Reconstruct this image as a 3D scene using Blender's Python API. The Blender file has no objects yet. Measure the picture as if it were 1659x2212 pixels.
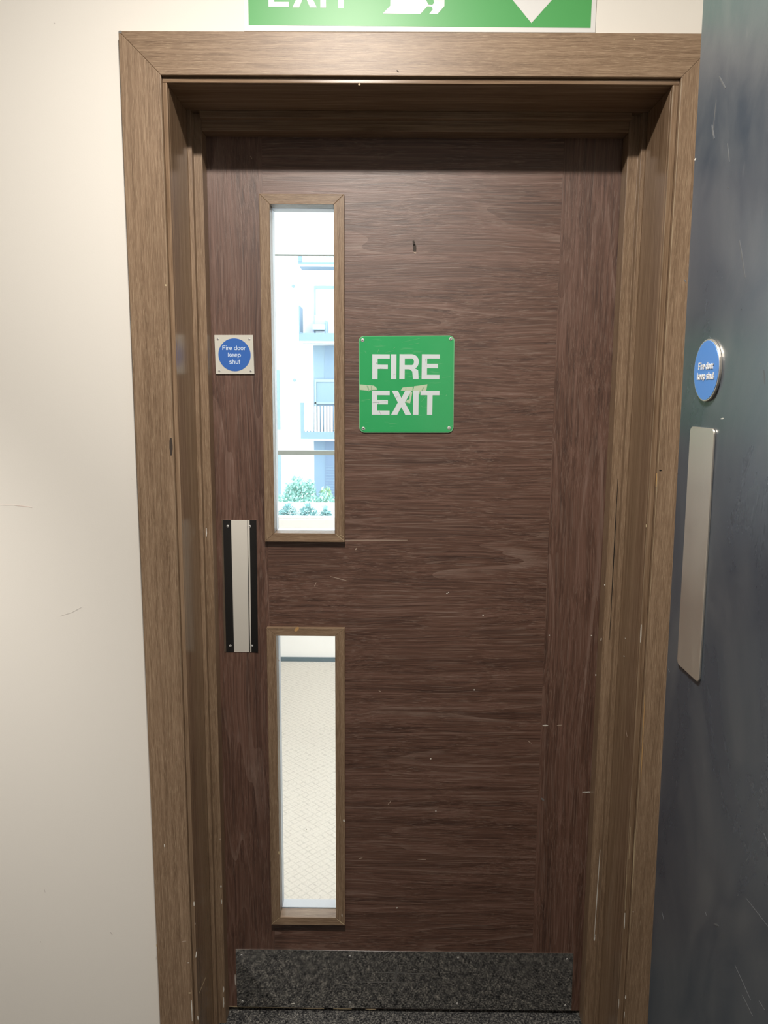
import bpy, bmesh, math, random
from mathutils import Vector, Matrix

SC = bpy.context.scene
COL = SC.collection
random.seed(7)

# ---------------------------------------------------------------- camera
F_PX, W_PX, H_PX = 1638.26, 1659, 2212
PITCH, YAW, ROLL = -0.149717, -0.004782, 0.006655
cam_data = bpy.data.cameras.new('camera')
cam_data.sensor_fit = 'VERTICAL'
cam_data.sensor_height = 36.0
cam_data.lens = F_PX / H_PX * 36.0
cam_data.clip_start = 0.02
cam_data.dof.use_dof = True
cam_data.dof.focus_distance = 1.66
cam_data.dof.aperture_fstop = 26.0
cam = bpy.data.objects.new('camera', cam_data)
COL.objects.link(cam)
cp, sp, cy, sy = math.cos(PITCH), math.sin(PITCH), math.cos(YAW), math.sin(YAW)
fwd = Vector((sy * cp, cy * cp, sp))
rt = Vector((cy, -sy, 0))
up = rt.cross(fwd)
r2 = math.cos(ROLL) * rt + math.sin(ROLL) * up
u2 = -math.sin(ROLL) * rt + math.cos(ROLL) * up
m = Matrix((r2, u2, -fwd)).transposed().to_4x4()
m.translation = Vector((0.0, -1.44737, 1.45823))
cam.matrix_world = m
SC.camera = cam

# ---------------------------------------------------------------- sky, lamps, exposure
world = bpy.data.worlds.new('overcast_sky')
SC.world = world
world.use_nodes = True
wn = world.node_tree.nodes
wn['Background'].inputs[0].default_value = (0.86, 0.95, 1.0, 1)
wn['Background'].inputs[1].default_value = 4.7


def disk_lamp(name, loc, dia, power, col=(1, 0.93, 0.85)):
    l = bpy.data.lights.new(name, 'AREA')
    l.shape = 'DISK'
    l.size = dia
    l.energy = power
    l.color = col
    o = bpy.data.objects.new(name, l)
    o.location = loc
    COL.objects.link(o)
    return o


LAMP = (-0.11, -0.90, 2.488)
disk_lamp('downlight_lamp', LAMP, 0.11, 35.0)


def spot_lamp(name, loc, aim, angle, power, blend=0.6, col=(1, 0.94, 0.87)):
    l = bpy.data.lights.new(name, 'SPOT')
    l.energy = power
    l.color = col
    l.spot_size = math.radians(angle)
    l.spot_blend = blend
    l.shadow_soft_size = 0.05
    o = bpy.data.objects.new(name, l)
    o.location = loc
    o.rotation_euler = (Vector(aim) - Vector(loc)).to_track_quat('-Z', 'Y').to_euler()
    COL.objects.link(o)
    return o


spot_lamp('wall_fill_lamp', (-1.25, -0.95, 2.46), (-1.12, 0.0, 0.10), 56, 115.0, 0.9)  # added fill light, lifts the lower left of the exit wall
spot_lamp('rear_wall_fill_lamp', (-0.85, -1.35, 2.46), (-0.80, -2.2, 0.5), 44, 110.0, 0.7)  # added fill light for the rear wall mirrored in the push plate
disk_lamp('far_room_lamp', (-0.2, 1.0, 2.48), 0.3, 31.0, (1, 0.92, 0.84))

SC.view_settings.view_transform = 'Standard'
SC.view_settings.look = 'None'
SC.view_settings.gamma = 1.0
SC.view_settings.use_curve_mapping = False
SC.view_settings.exposure = 0.0
SC.cycles.use_denoising = True


# ---------------------------------------------------------------- material helpers
def srgb(r, g, b):
    f = lambda c: (c / 255 / 12.92) if c <= 10.3 else ((c / 255 + 0.055) / 1.055) ** 2.4
    return (f(r), f(g), f(b), 1)


class NT:
    def __init__(self, name):
        self.m = bpy.data.materials.new(name)
        self.m.use_nodes = True
        self.t = self.m.node_tree
        self.n = self.t.nodes
        self.b = self.n['Principled BSDF']

    def node(self, kind, **kw):
        nd = self.n.new(kind)
        for k, v in kw.items():
            if k.startswith('i_'):
                nd.inputs[k[2:].replace('_', ' ')].default_value = v
            else:
                setattr(nd, k, v)
        return nd

    def link(self, a, b):
        self.t.links.new(a, b)

    def coords(self, scale, loc=(0, 0, 0), rot=(0, 0, 0), src=None):
        mp = self.node('ShaderNodeMapping')
        mp.inputs['Scale'].default_value = scale
        mp.inputs['Location'].default_value = loc
        mp.inputs['Rotation'].default_value = rot
        if src is None:
            g = self.node('ShaderNodeNewGeometry')
            src = g.outputs['Position']
        self.link(src, mp.inputs['Vector'])
        return mp.outputs[0]

    def noise(self, vec, scale, detail=4, rough=0.55, dist=0.0):
        nd = self.node('ShaderNodeTexNoise')
        nd.inputs['Scale'].default_value = scale
        nd.inputs['Detail'].default_value = detail
        nd.inputs['Roughness'].default_value = rough
        nd.inputs['Distortion'].default_value = dist
        self.link(vec, nd.inputs['Vector'])
        return nd.outputs['Fac']

    def ramp(self, fac, stops):
        nd = self.node('ShaderNodeValToRGB')
        e = nd.color_ramp.elements
        while len(e) < len(stops):
            e.new(0.5)
        for el, (p, c) in zip(e, stops):
            el.position = p
            el.color = c if len(c) == 4 else (*c, 1)
        self.link(fac, nd.inputs[0])
        return nd.outputs[0]

    def mix(self, fac, a, b, mode='MIX'):
        nd = self.node('ShaderNodeMix', data_type='RGBA', blend_type=mode)
        for s, v in ((nd.inputs[0], fac), (nd.inputs[6], a), (nd.inputs[7], b)):
            if hasattr(v, 'is_output'):
                self.link(v, s)
            else:
                s.default_value = v
        return nd.outputs[2]

    def math(self, op, a, b=0.0, clamp=False):
        nd = self.node('ShaderNodeMath', operation=op, use_clamp=clamp)
        for s, v in ((nd.inputs[0], a), (nd.inputs[1], b)):
            if hasattr(v, 'is_output'):
                self.link(v, s)
            else:
                s.default_value = v
        return nd.outputs[0]

    def bump(self, height, strength=0.2, dist=0.001):
        nd = self.node('ShaderNodeBump')
        nd.inputs['Strength'].default_value = strength
        nd.inputs['Distance'].default_value = dist
        self.link(height, nd.inputs['Height'])
        self.link(nd.outputs[0], self.b.inputs['Normal'])


def plain(name, col, rough=0.5, metal=0.0, spec=0.5):
    k = NT(name)
    k.b.inputs['Base Color'].default_value = col
    k.b.inputs['Roughness'].default_value = rough
    k.b.inputs['Metallic'].default_value = metal
    k.b.inputs['Specular IOR Level'].default_value = spec
    return k.m


def wood(name, dark, mid, light, grain, axis, rough, loc=(0, 0, 0), cathedral=0.0, pore=None, pore_fac=0.3, bump=0.15, spec=0.5, wave=1.6, lo=3.0):
    """streaky laminate; axis = direction the grain runs ('x' or 'z')"""
    k = NT(name)
    hi = grain
    base = k.coords((lo, hi, hi) if axis == 'x' else (hi, hi, lo), loc)
    # slow waviness of the grain
    wv = k.coords((1.6, 1, 7) if axis == 'x' else (7, 1, 1.6), loc)
    warp = k.node('ShaderNodeTexNoise')
    warp.inputs['Scale'].default_value = 1.3
    warp.inputs['Detail'].default_value = 2
    k.link(wv, warp.inputs['Vector'])
    vm = k.node('ShaderNodeVectorMath', operation='SCALE')
    k.link(warp.outputs['Color'], vm.inputs[0])
    vm.inputs['Scale'].default_value = wave
    va = k.node('ShaderNodeVectorMath', operation='ADD')
    k.link(base, va.inputs[0])
    k.link(vm.outputs[0], va.inputs[1])
    p = va.outputs[0]
    fine = k.noise(p, 2.2, 8, 0.68)
    broad = k.noise(p, 0.35, 3, 0.5)
    t = k.math('ADD', k.math('MULTIPLY', fine, 0.72), k.math('MULTIPLY', broad, 0.30))
    if cathedral:
        cc = k.coords((0.26, 1, 5.2) if axis == 'x' else (5.6, 1, 0.24), loc)
        big = k.noise(cc, 1.5, 1.5, 0.42, 0.25)
        rings = k.math('FRACT', k.math('MULTIPLY', big, 17.0))
        edge = k.math('POWER', rings, 3.0)
        t = k.math('ADD', t, k.math('MULTIPLY', k.math('SUBTRACT', edge, 0.25), cathedral))
    col = k.ramp(t, [(0.37, dark), (0.515, mid), (0.66, light)])
    if pore:
        pp = k.noise(p, 5.5, 3, 0.6)
        pm = k.ramp(pp, [(0.555, (0, 0, 0)), (0.63, (1, 1, 1))])
        if cathedral:
            gap = k.ramp(rings, [(0.86, (0, 0, 0)), (0.95, (1, 1, 1))])
            brk = k.noise(k.coords((3, 1, 9) if axis == 'x' else (9, 1, 3), loc), 2.0, 3, 0.6)
            gap = k.mix(1.0, gap, k.ramp(brk, [(0.42, (0, 0, 0)), (0.62, (1, 1, 1))]), 'MULTIPLY')
            pm = k.mix(0.85, pm, gap, 'ADD')
        sel = k.math('MULTIPLY', pm, pore_fac)
        col = k.mix(sel, col, pore)
    k.link(col, k.b.inputs['Base Color'])
    k.b.inputs['Roughness'].default_value = rough
    k.b.inputs['Specular IOR Level'].default_value = spec
    grit = k.noise(k.coords((1, 1, 1), loc), 900, 2, 0.5)
    h = k.math('ADD', fine, k.math('MULTIPLY', grit, 0.25))
    k.bump(h, bump, 0.0012)
    return k.m


# door leaf: dark reddish walnut print, rails with level grain, stiles upright
DK, MD, LT = (0.052, 0.0230, 0.0155), (0.121, 0.060, 0.040), (0.190, 0.104, 0.078)
PORE = (0.29, 0.215, 0.175, 1)
M_PANEL = wood('walnut_level_grain', DK, MD, LT, 130, 'x', 0.45, (0.3, 0, 0.7), 0.07, PORE, 0.40, 0.26, 0.9, 5.0)
M_STILE = wood('walnut_upright_grain', DK, MD, LT, 130, 'z', 0.45, (1.3, 0, 0.2), 0.06, PORE, 0.28, 0.26, 0.9, 5.0)
M_STILE2 = wood('walnut_upright_grain_wavy', DK, MD, LT, 115, 'z', 0.45, (4.1, 0, 2.2), 0.06, PORE, 0.34, 0.26, 0.9, 5.0)
# frame: greyer brown laminate with fine pale streaks
AD, AM, AL = (0.135, 0.083, 0.049), (0.235, 0.156, 0.097), (0.345, 0.243, 0.160)
APORE = (0.44, 0.335, 0.22, 1)
M_ARCH_V = wood('oak_frame_upright', AD, AM, AL, 400, 'z', 0.42, (2, 0, 0), 0, APORE, 0.60, 0.12, 0.5, 1.6, 9.0)
M_ARCH_H = wood('oak_frame_level', AD, AM, AL, 400, 'x', 0.42, (5, 0, 1), 0, APORE, 0.60, 0.12, 0.5, 1.6, 9.0)
M_BEAD_V = wood('oak_bead_upright', AD, AM, AL, 420, 'z', 0.40, (7, 0, 3), 0, APORE, 0.70, 0.12, 0.5, 1.6, 10.0)
M_BEAD_H = wood('oak_bead_level', AD, AM, AL, 420, 'x', 0.40, (8, 0, 5), 0, APORE, 0.65, 0.12, 0.5, 1.6, 10.0)
k = NT('oak_reveal_glossy')
M_REV_V = wood('oak_reveal_upright', AD, AM, AL, 160, 'z', 0.20, (3, 0, 6), 0, APORE, 0.12, 0.03)
M_REV_H = wood('oak_reveal_level', AD, AM, AL, 160, 'x', 0.20, (3, 0, 6), 0, APORE, 0.12, 0.03)
M_RAW = plain('bare_wood_edge', (0.42, 0.30, 0.18, 1), 0.7)
M_DARK = plain('dark_gap', (0.006, 0.005, 0.005, 1), 0.8)


def wall_paint(name, col):
    k = NT(name)
    p = k.coords((1, 1, 1))
    a = k.noise(p, 1.4, 3, 0.5)
    b = k.noise(p, 320, 3, 0.6)
    c2 = tuple(c * 0.955 for c in col[:3]) + (1,)
    k.link(k.mix(a, col, c2), k.b.inputs['Base Color'])
    k.b.inputs['Roughness'].default_value = 0.6
    k.b.inputs['Specular IOR Level'].default_value = 0.3
    k.bump(b, 0.08, 0.001)
    return k.m


M_WALL = wall_paint('cream_wall_paint', (0.83, 0.80, 0.74, 1))
M_CEIL = wall_paint('white_ceiling_paint', (0.78, 0.76, 0.72, 1))
M_WHITE = plain('white_paint', (0.90, 0.90, 0.89, 1), 0.5)


def carpet_dark():
    k = NT('charcoal_carpet')
    p = k.coords((1, 1, 1))
    # diagonal chevron channels between loops of mixed grey yarn
    sep = k.node('ShaderNodeSeparateXYZ')
    k.link(p, sep.inputs[0])
    zig = k.math('PINGPONG', sep.outputs[0], 0.11)
    d = k.math('FRACT', k.math('MULTIPLY', k.math('ADD', k.math('MULTIPLY', zig, 1.9), sep.outputs[1]), 26.0))
    chan = k.ramp(d, [(0.0, (1, 1, 1)), (0.16, (0.25, 0.25, 0.25)), (0.32, (1, 1, 1))])
    n = k.noise(p, 210, 3, 0.75)
    n2 = k.noise(p, 55, 3, 0.6)
    nn = k.math('ADD', k.math('MULTIPLY', n, 0.72), k.math('MULTIPLY', n2, 0.28))
    col = k.ramp(nn, [(0.38, (0.009, 0.0095, 0.011)), (0.49, (0.07, 0.071, 0.073)), (0.57, (0.21, 0.205, 0.19)), (0.66, (0.46, 0.44, 0.39))])
    col = k.mix(0.55, col, chan, 'MULTIPLY')
    k.link(col, k.b.inputs['Base Color'])
    k.b.inputs['Roughness'].default_value = 0.95
    k.b.inputs['Specular IOR Level'].default_value = 0.1
    k.bump(n, 0.9, 0.006)
    return k.m


def carpet_pale():
    k = NT('pale_lattice_carpet')
    p = k.coords((1, 1, 1), rot=(0, 0, math.radians(45)))
    sep = k.node('ShaderNodeSeparateXYZ')
    wob = k.noise(p, 60, 3, 0.6)
    k.link(p, sep.inputs[0])
    S = 44.0
    def line(o):
        v = k.math('ADD', k.math('MULTIPLY', o, S), k.math('MULTIPLY', wob, 0.55))
        f = k.math('PINGPONG', v, 0.5)
        return f
    a, b = line(sep.outputs[0]), line(sep.outputs[1])
    mn = k.math('MINIMUM', a, b)
    mx = k.math('MAXIMUM', a, b)
    lin = k.ramp(mn, [(0.0, (1, 1, 1)), (0.15, (0, 0, 0))])
    ctr = k.ramp(k.math('MINIMUM', a, b), [(0.42, (0, 0, 0)), (0.49, (1, 1, 1))])
    n = k.noise(p, 260, 3, 0.7)
    base = k.mix(n, (0.60, 0.57, 0.52, 1), (0.76, 0.73, 0.68, 1))
    brk = k.noise(p, 45, 2, 0.5)
    brk2 = k.ramp(brk, [(0.35, (0.2, 0.2, 0.2)), (0.65, (1, 1, 1))])
    m1 = k.math('MULTIPLY', lin, brk2)
    col = k.mix(k.math('MULTIPLY', m1, 0.55), base, (0.36, 0.345, 0.32, 1))
    col = k.mix(k.math('MULTIPLY', ctr, 0.5), col, (0.36, 0.345, 0.32, 1))
    k.link(col, k.b.inputs['Base Color'])
    k.b.inputs['Roughness'].default_value = 0.95
    k.b.inputs['Specular IOR Level'].default_value = 0.1
    k.bump(n, 0.4, 0.003)
    return k.m


def leaf_paint():
    k = NT('navy_door_paint')
    p = k.coords((1, 1.0, 0.55))
    sm = k.noise(p, 7.0, 6, 0.66, 0.6)
    smf = k.ramp(sm, [(0.42, (0, 0, 0)), (0.66, (1, 1, 1))])
    scr = k.noise(k.coords((1, 40, 14), rot=(0.5, 0, 0)), 2.5, 2, 0.5)
    scf = k.ramp(scr, [(0.70, (0, 0, 0)), (0.76, (1, 1, 1))])
    col = k.mix(k.math('MULTIPLY', smf, 0.6), (0.048, 0.062, 0.082, 1), (0.118, 0.128, 0.138, 1))
    col = k.mix(k.math('MULTIPLY', scf, 0.25), col, (0.13, 0.14, 0.15, 1))
    k.link(col, k.b.inputs['Base Color'])
    k.link(k.ramp(sm, [(0.3, (0.25, 0.25, 0.25)), (0.8, (0.36, 0.36, 0.36))]), k.b.inputs['Roughness'])
    k.b.inputs['Specular IOR Level'].default_value = 1.0
    k.bump(k.noise(k.coords((1, 1, 1)), 260, 3, 0.6), 0.05, 0.001)
    return k.m


def steel(name, col, rough, brush='z', amt=0.08):
    k = NT(name)
    s = (600, 600, 3) if brush == 'z' else (3, 3, 600)
    n = k.noise(k.coords(s), 1.0, 3, 0.6)
    sm = k.noise(k.coords((1, 1, 1)), 22, 4, 0.6)
    k.b.inputs['Base Color'].default_value = col
    k.b.inputs['Metallic'].default_value = 1.0
    lo, hi = max(rough - amt, 0.02), rough + amt
    k.link(k.ramp(k.math('ADD', k.math('MULTIPLY', n, 0.5), k.math('MULTIPLY', sm, 0.5)), [(0.35, (lo,) * 3), (0.68, (hi,) * 3)]), k.b.inputs['Roughness'])
    return k.m


M_MIRROR = plain('polished_steel', (0.80, 0.79, 0.77, 1), 0.012, 1.0)
M_KICK = steel('polished_kick_steel', (0.66, 0.65, 0.63, 1), 0.05, 'x', 0.035)
M_SATIN = steel('satin_steel', (0.80, 0.75, 0.67, 1), 0.44, 'z', 0.05)
M_SCREW = plain('screw_steel', (0.62, 0.62, 0.60, 1), 0.35, 0.15)
M_SLOT = plain('screw_recess', (0.03, 0.03, 0.03, 1), 0.6)
M_NAVY = leaf_paint()
M_CARPET = carpet_dark()
M_CARPET2 = carpet_pale()


def sign_green():
    k = NT('sign_green_acrylic')
    n = k.noise(k.coords((1, 1, 1)), 18, 4, 0.6)
    s = k.noise(k.coords((9, 1, 60), rot=(0, 0.35, 0)), 3, 2, 0.5)
    col = k.mix(n, (0.034, 0.385, 0.125, 1), (0.055, 0.430, 0.155, 1))
    col = k.mix(k.math('MULTIPLY', k.ramp(s, [(0.66, (0, 0, 0)), (0.74, (1, 1, 1))]), 0.25), col, (0.22, 0.52, 0.27, 1))
    k.link(col, k.b.inputs['Base Color'])
    k.b.inputs['Roughness'].default_value = 0.16
    return k.m


M_GREEN = sign_green()
M_GREEN2 = plain('exit_sign_green', (0.075, 0.36, 0.10, 1), 0.42)
M_SIGNW = plain('sign_white', (0.71, 0.78, 0.80, 1), 0.35)
M_SIGNW2 = plain('exit_sign_white', (0.74, 0.74, 0.73, 1), 0.4)
M_BLUE = plain('sign_blue', (0.045, 0.155, 0.52, 1), 0.35)
M_BLUE2 = plain('sign_blue_glossy', (0.085, 0.25, 0.68, 1), 0.3)
M_BTXT = plain('sign_pale_blue_text', (0.62, 0.76, 0.96, 1), 0.4)
M_PLATE = plain('sign_pale_alloy', (0.66, 0.65, 0.58, 1), 0.4)
M_RIM = plain('sign_edge_green', (0.20, 0.55, 0.28, 1), 0.3)
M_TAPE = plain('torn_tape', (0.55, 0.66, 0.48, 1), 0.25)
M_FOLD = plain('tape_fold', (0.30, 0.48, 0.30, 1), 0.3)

CHIP_M = {'w': plain('chip_white', (0.70, 0.68, 0.62, 1), 0.7), 'p': plain('scratch_pale', (0.42, 0.33, 0.26, 1), 0.7),
          't': plain('chip_tan', (0.52, 0.42, 0.26, 1), 0.7), 'o': plain('chip_orange', (0.50, 0.30, 0.12, 1), 0.7),
          'g': plain('scuff_grey', (0.17, 0.165, 0.16, 1), 0.7), 'd': plain('dent_dark', (0.045, 0.032, 0.024, 1), 0.7),
          'k': plain('crack_black', (0.008, 0.006, 0.005, 1), 0.9), 'r': plain('scuff_pink', (0.72, 0.63, 0.57, 1), 0.7),
          's': plain('scuff_wall', (0.60, 0.57, 0.53, 1), 0.7), 'g2': plain('scratch_navy', (0.115, 0.122, 0.130, 1), 0.6), 's2': plain('smear_grey', (0.105, 0.11, 0.115, 1), 0.5)}


def glass(name, tint=(0.985, 0.99, 0.985, 1)):
    k = NT(name)
    out = k.n['Material Output']
    tr = k.node('ShaderNodeBsdfTransparent')
    tr.inputs[0].default_value = tint
    gl = k.node('ShaderNodeBsdfGlossy')
    gl.inputs['Roughness'].default_value = 0.02
    fr = k.node('ShaderNodeFresnel')
    fr.inputs[0].default_value = 1.45
    mx = k.node('ShaderNodeMixShader')
    k.link(fr.outputs[0], mx.inputs[0])
    k.link(tr.outputs[0], mx.inputs[1])
    k.link(gl.outputs[0], mx.inputs[2])
    k.link(mx.outputs[0], out.inputs['Surface'])
    return k.m


M_GLASS = glass('clear_glass')


# ---------------------------------------------------------------- mesh helpers
def link(name, bm, mat, parent=None, loc=(0, 0, 0), smooth=False, bevel=0.0):
    me = bpy.data.meshes.new(name)
    bmesh.ops.recalc_face_normals(bm, faces=bm.faces)
    bm.to_mesh(me)
    bm.free()
    for mm in (mat if isinstance(mat, (list, tuple)) else [mat]):
        me.materials.append(mm)
    o = bpy.data.objects.new(name, me)
    COL.objects.link(o)
    o.location = loc
    if parent:
        o.parent = parent
    if smooth:
        for p in me.polygons:
            p.use_smooth = True
    if bevel:
        b = o.modifiers.new('soft_edge', 'BEVEL')
        b.width = bevel
        b.segments = 2
        b.limit_method = 'ANGLE'
    return o


def empty(name, loc=(0, 0, 0)):
    o = bpy.data.objects.new(name, None)
    o.location = loc
    o.empty_display_size = 0.05
    COL.objects.link(o)
    return o


def tag(o, label=None, cat=None, group=None, kind=None):
    if label:
        o['label'] = label
    if cat:
        o['category'] = cat
    if group:
        o['group'] = group
    if kind:
        o['kind'] = kind
    return o


def box(bm, x0, x1, y0, y1, z0, z1, mi=0):
    v = [bm.verts.new((x, y, z)) for x in (x0, x1) for y in (y0, y1) for z in (z0, z1)]
    for q in ((0, 1, 3, 2), (4, 6, 7, 5), (0, 4, 5, 1), (2, 3, 7, 6), (0, 2, 6, 4), (1, 5, 7, 3)):
        bm.faces.new([v[i] for i in q]).material_index = mi
    return bm


def boxes(*bs):
    bm = bmesh.new()
    for b in bs:
        box(bm, *b)
    return bm


def prism_xz(pts, y0, y1, bm=None, mi=0):
    """closed outline in x,z given thickness along y"""
    bm = bm or bmesh.new()
    a = [bm.verts.new((x, y0, z)) for x, z in pts]
    b = [bm.verts.new((x, y1, z)) for x, z in pts]
    n = len(pts)
    bm.faces.new(a).material_index = mi
    bm.faces.new(b[::-1]).material_index = mi
    for i in range(n):
        j = (i + 1) % n
        bm.faces.new((a[i], b[i], b[j], a[j])).material_index = mi
    return bm


def prism_yz(pts, x0, x1, bm=None):
    bm = bm or bmesh.new()
    a = [bm.verts.new((x0, y, z)) for y, z in pts]
    b = [bm.verts.new((x1, y, z)) for y, z in pts]
    n = len(pts)
    bm.faces.new(a)
    bm.faces.new(b[::-1])
    for i in range(n):
        j = (i + 1) % n
        bm.faces.new((a[i], b[i], b[j], a[j]))
    return bm


def holed(xs, zs, holes, y0, y1):
    """slab in x,z with rectangular holes given as (ix, iz) cells; one closed mesh"""
    bm = bmesh.new()
    vf = {}
    def v(i, j, s):
        if (i, j, s) not in vf:
            vf[(i, j, s)] = bm.verts.new((xs[i], (y0, y1)[s], zs[j]))
        return vf[(i, j, s)]
    nx, nz = len(xs) - 1, len(zs) - 1
    solid = lambda i, j: 0 <= i < nx and 0 <= j < nz and (i, j) not in holes
    for i in range(nx):
        for j in range(nz):
            if not solid(i, j):
                continue
            for s in (0, 1):
                bm.faces.new((v(i, j, s), v(i + 1, j, s), v(i + 1, j + 1, s), v(i, j + 1, s)))
            for (di, dj, e) in ((-1, 0, ((i, j), (i, j + 1))), (1, 0, ((i + 1, j), (i + 1, j + 1))), (0, -1, ((i, j), (i + 1, j))), (0, 1, ((i, j + 1), (i + 1, j + 1)))):
                if not solid(i + di, j + dj):
                    (a, b), (c, d) = e
                    bm.faces.new((v(a, b, 0), v(c, d, 0), v(c, d, 1), v(a, b, 1)))
    return bm


def round_rect(x0, x1, z0, z1, r, n=6):
    pts = []
    for cx, cz, a0 in ((x1 - r, z1 - r, 0), (x0 + r, z1 - r, 90), (x0 + r, z0 + r, 180), (x1 - r, z0 + r, 270)):
        for i in range(n + 1):
            a = math.radians(a0 + 90 * i / n)
            pts.append((cx + r * math.cos(a), cz + r * math.sin(a)))
    return pts


def circle(cx, cz, r, n=48):
    return [(cx + r * math.cos(2 * math.pi * i / n), cz + r * math.sin(2 * math.pi * i / n)) for i in range(n)]


def screw_mesh(r=0.0037, h=0.0011):
    """domed screw head facing -y with a cross recess"""
    bm = bmesh.new()
    n = 20
    rings = [(1.0, 0.0), (0.97, 0.5), (0.75, 0.85), (0.42, 1.0)]
    vs = [[bm.verts.new((r * f * math.cos(2 * math.pi * i / n), -h * g, r * f * math.sin(2 * math.pi * i / n))) for i in range(n)] for f, g in rings]
    for a, b in zip(vs, vs[1:]):
        for i in range(n):
            bm.faces.new((a[i], a[(i + 1) % n], b[(i + 1) % n], b[i]))
    bm.faces.new(vs[-1])
    bm.faces.new(vs[0][::-1])
    s, w = r * 0.45, r * 0.13
    for q in ((s, w), (w, s)):
        box(bm, -q[0], q[0], -h * 1.12, -h * 0.9, -q[1], q[1], 1)
    me = bpy.data.meshes.new('screw')
    bmesh.ops.recalc_face_normals(bm, faces=bm.faces)
    bm.to_mesh(me)
    bm.free()
    me.materials.append(M_SCREW)
    me.materials.append(M_SLOT)
    for p in me.polygons:
        p.use_smooth = p.material_index == 0
    return me


SCREW = screw_mesh()
SCREW_S = screw_mesh(0.0026, 0.0009)


def screws(parent, pts, y, me=SCREW, base=(0, 0, 0)):
    for i, (x, z) in enumerate(pts):
        o = bpy.data.objects.new('screw', me)
        COL.objects.link(o)
        o.parent = parent
        o.location = (x - base[0], y - base[1], z - base[2])
        o.rotation_euler = (0, random.uniform(0, 1.5), 0)


def stroke_font():
    A = lambda cx, cy, rx, ry, a0, a1, n=10: arc(cx, cy, rx, ry, a0, a1, n)
    X = 0.72                                     # x-height with cap height 1
    c, r, ry = 0.27, 0.20, 0.295
    bowl = A(c, X / 2, r, ry, 0, 360, 20)
    return {
        'F': (0.60, [[(0.08, 0), (0.08, 0.94), (0.56, 0.94)], [(0.08, 0.50), (0.50, 0.50)]]),
        'i': (0.22, [[(0.11, 0), (0.11, X)], [(0.11, 0.88), (0.11, 1.0)]]),
        'r': (0.36, [[(0.10, 0), (0.10, X)], [(0.10, 0.42)] + A(0.32, 0.42, 0.22, 0.23, 170, 88, 6)]),
        'e': (0.56, [[(0.09, 0.37), (0.47, 0.37)], A(c + 0.01, X / 2, 0.20, ry, 0, 318, 18)]),
        'd': (0.58, [bowl, [(0.48, 0), (0.48, 1.0)]]),
        'o': (0.56, [bowl]),
        'k': (0.52, [[(0.09, 0), (0.09, 1.0)], [(0.46, X), (0.11, 0.33)], [(0.22, 0.44), (0.47, 0)]]),
        'p': (0.58, [A(0.31, X / 2, r, ry, 0, 360, 20), [(0.09, X), (0.09, -0.26)]]),
        's': (0.52, [A(0.25, 0.515, 0.165, 0.145, 20, 215, 9) + [(0.25, 0.37)] + A(0.25, 0.21, 0.18, 0.15, 55, -165, 11)]),
        'h': (0.56, [[(0.09, 0), (0.09, 1.0)], [(0.09, 0.44)] + A(0.28, 0.44, 0.18, 0.215, 180, 0, 9) + [(0.46, 0)]]),
        'u': (0.56, [[(0.46, X), (0.46, 0)], [(0.10, X)] + A(0.28, 0.28, 0.18, 0.215, 180, 360, 9) + [(0.46, X)]]),
        't': (0.34, [[(0.15, 0.95), (0.15, 0.16)] + A(0.26, 0.16, 0.11, 0.10, 180, 275, 5), [(0.02, X - 0.06), (0.31, X - 0.06)]]),
        ' ': (0.28, []),
    }


def stroke_text(name, s, x0, x1, z0, cap, wt, mat, parent, place, asc=1.0):
    """sans lettering drawn as ribbons of even weight; x0..x1 fixes the width, CAP the capital height, z0 the base line"""
    font = stroke_font()
    tot = sum(font[ch][0] for ch in s)
    sx = (x1 - x0) / tot
    bm = bmesh.new()
    pen = 0.0
    lay = 0
    for ch in s:
        adv, strokes = font[ch]
        for st in strokes:
            p = [Vector((x0 + (pen + a) * sx, z0 + b * cap)) for a, b in st]
            L, R = [], []
            for i in range(len(p)):
                d = (p[min(i + 1, len(p) - 1)] - p[max(i - 1, 0)]).normalized()
                if 0 < i < len(p) - 1:
                    d0 = (p[i] - p[i - 1]).normalized()
                    f = 1 / max(0.6, abs(d.dot(d0)))
                else:
                    f = 1
                n_ = Vector((-d.y, d.x)) * wt * 0.5 * f
                L.append(p[i] + n_)
                R.append(p[i] - n_)
            tops = []
            lay += 1
            for w in (-0.0002, 0.0001 + 0.00002 * lay):
                tops.append([[bm.verts.new(place @ Vector((q.x, q.y, w))) for q in side] for side in (L, R)])
            (l0, r0), (l1, r1) = tops
            for i in range(len(p) - 1):
                bm.faces.new((l0[i], l0[i + 1], r0[i + 1], r0[i]))
                bm.faces.new((l1[i], r1[i], r1[i + 1], l1[i + 1]))
                bm.faces.new((l0[i], l1[i], l1[i + 1], l0[i + 1]))
                bm.faces.new((r0[i], r0[i + 1], r1[i + 1], r1[i]))
        pen += adv
    o = link(name, bm, mat, parent)
    o['kind'] = 'stuff'
    return o


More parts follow.
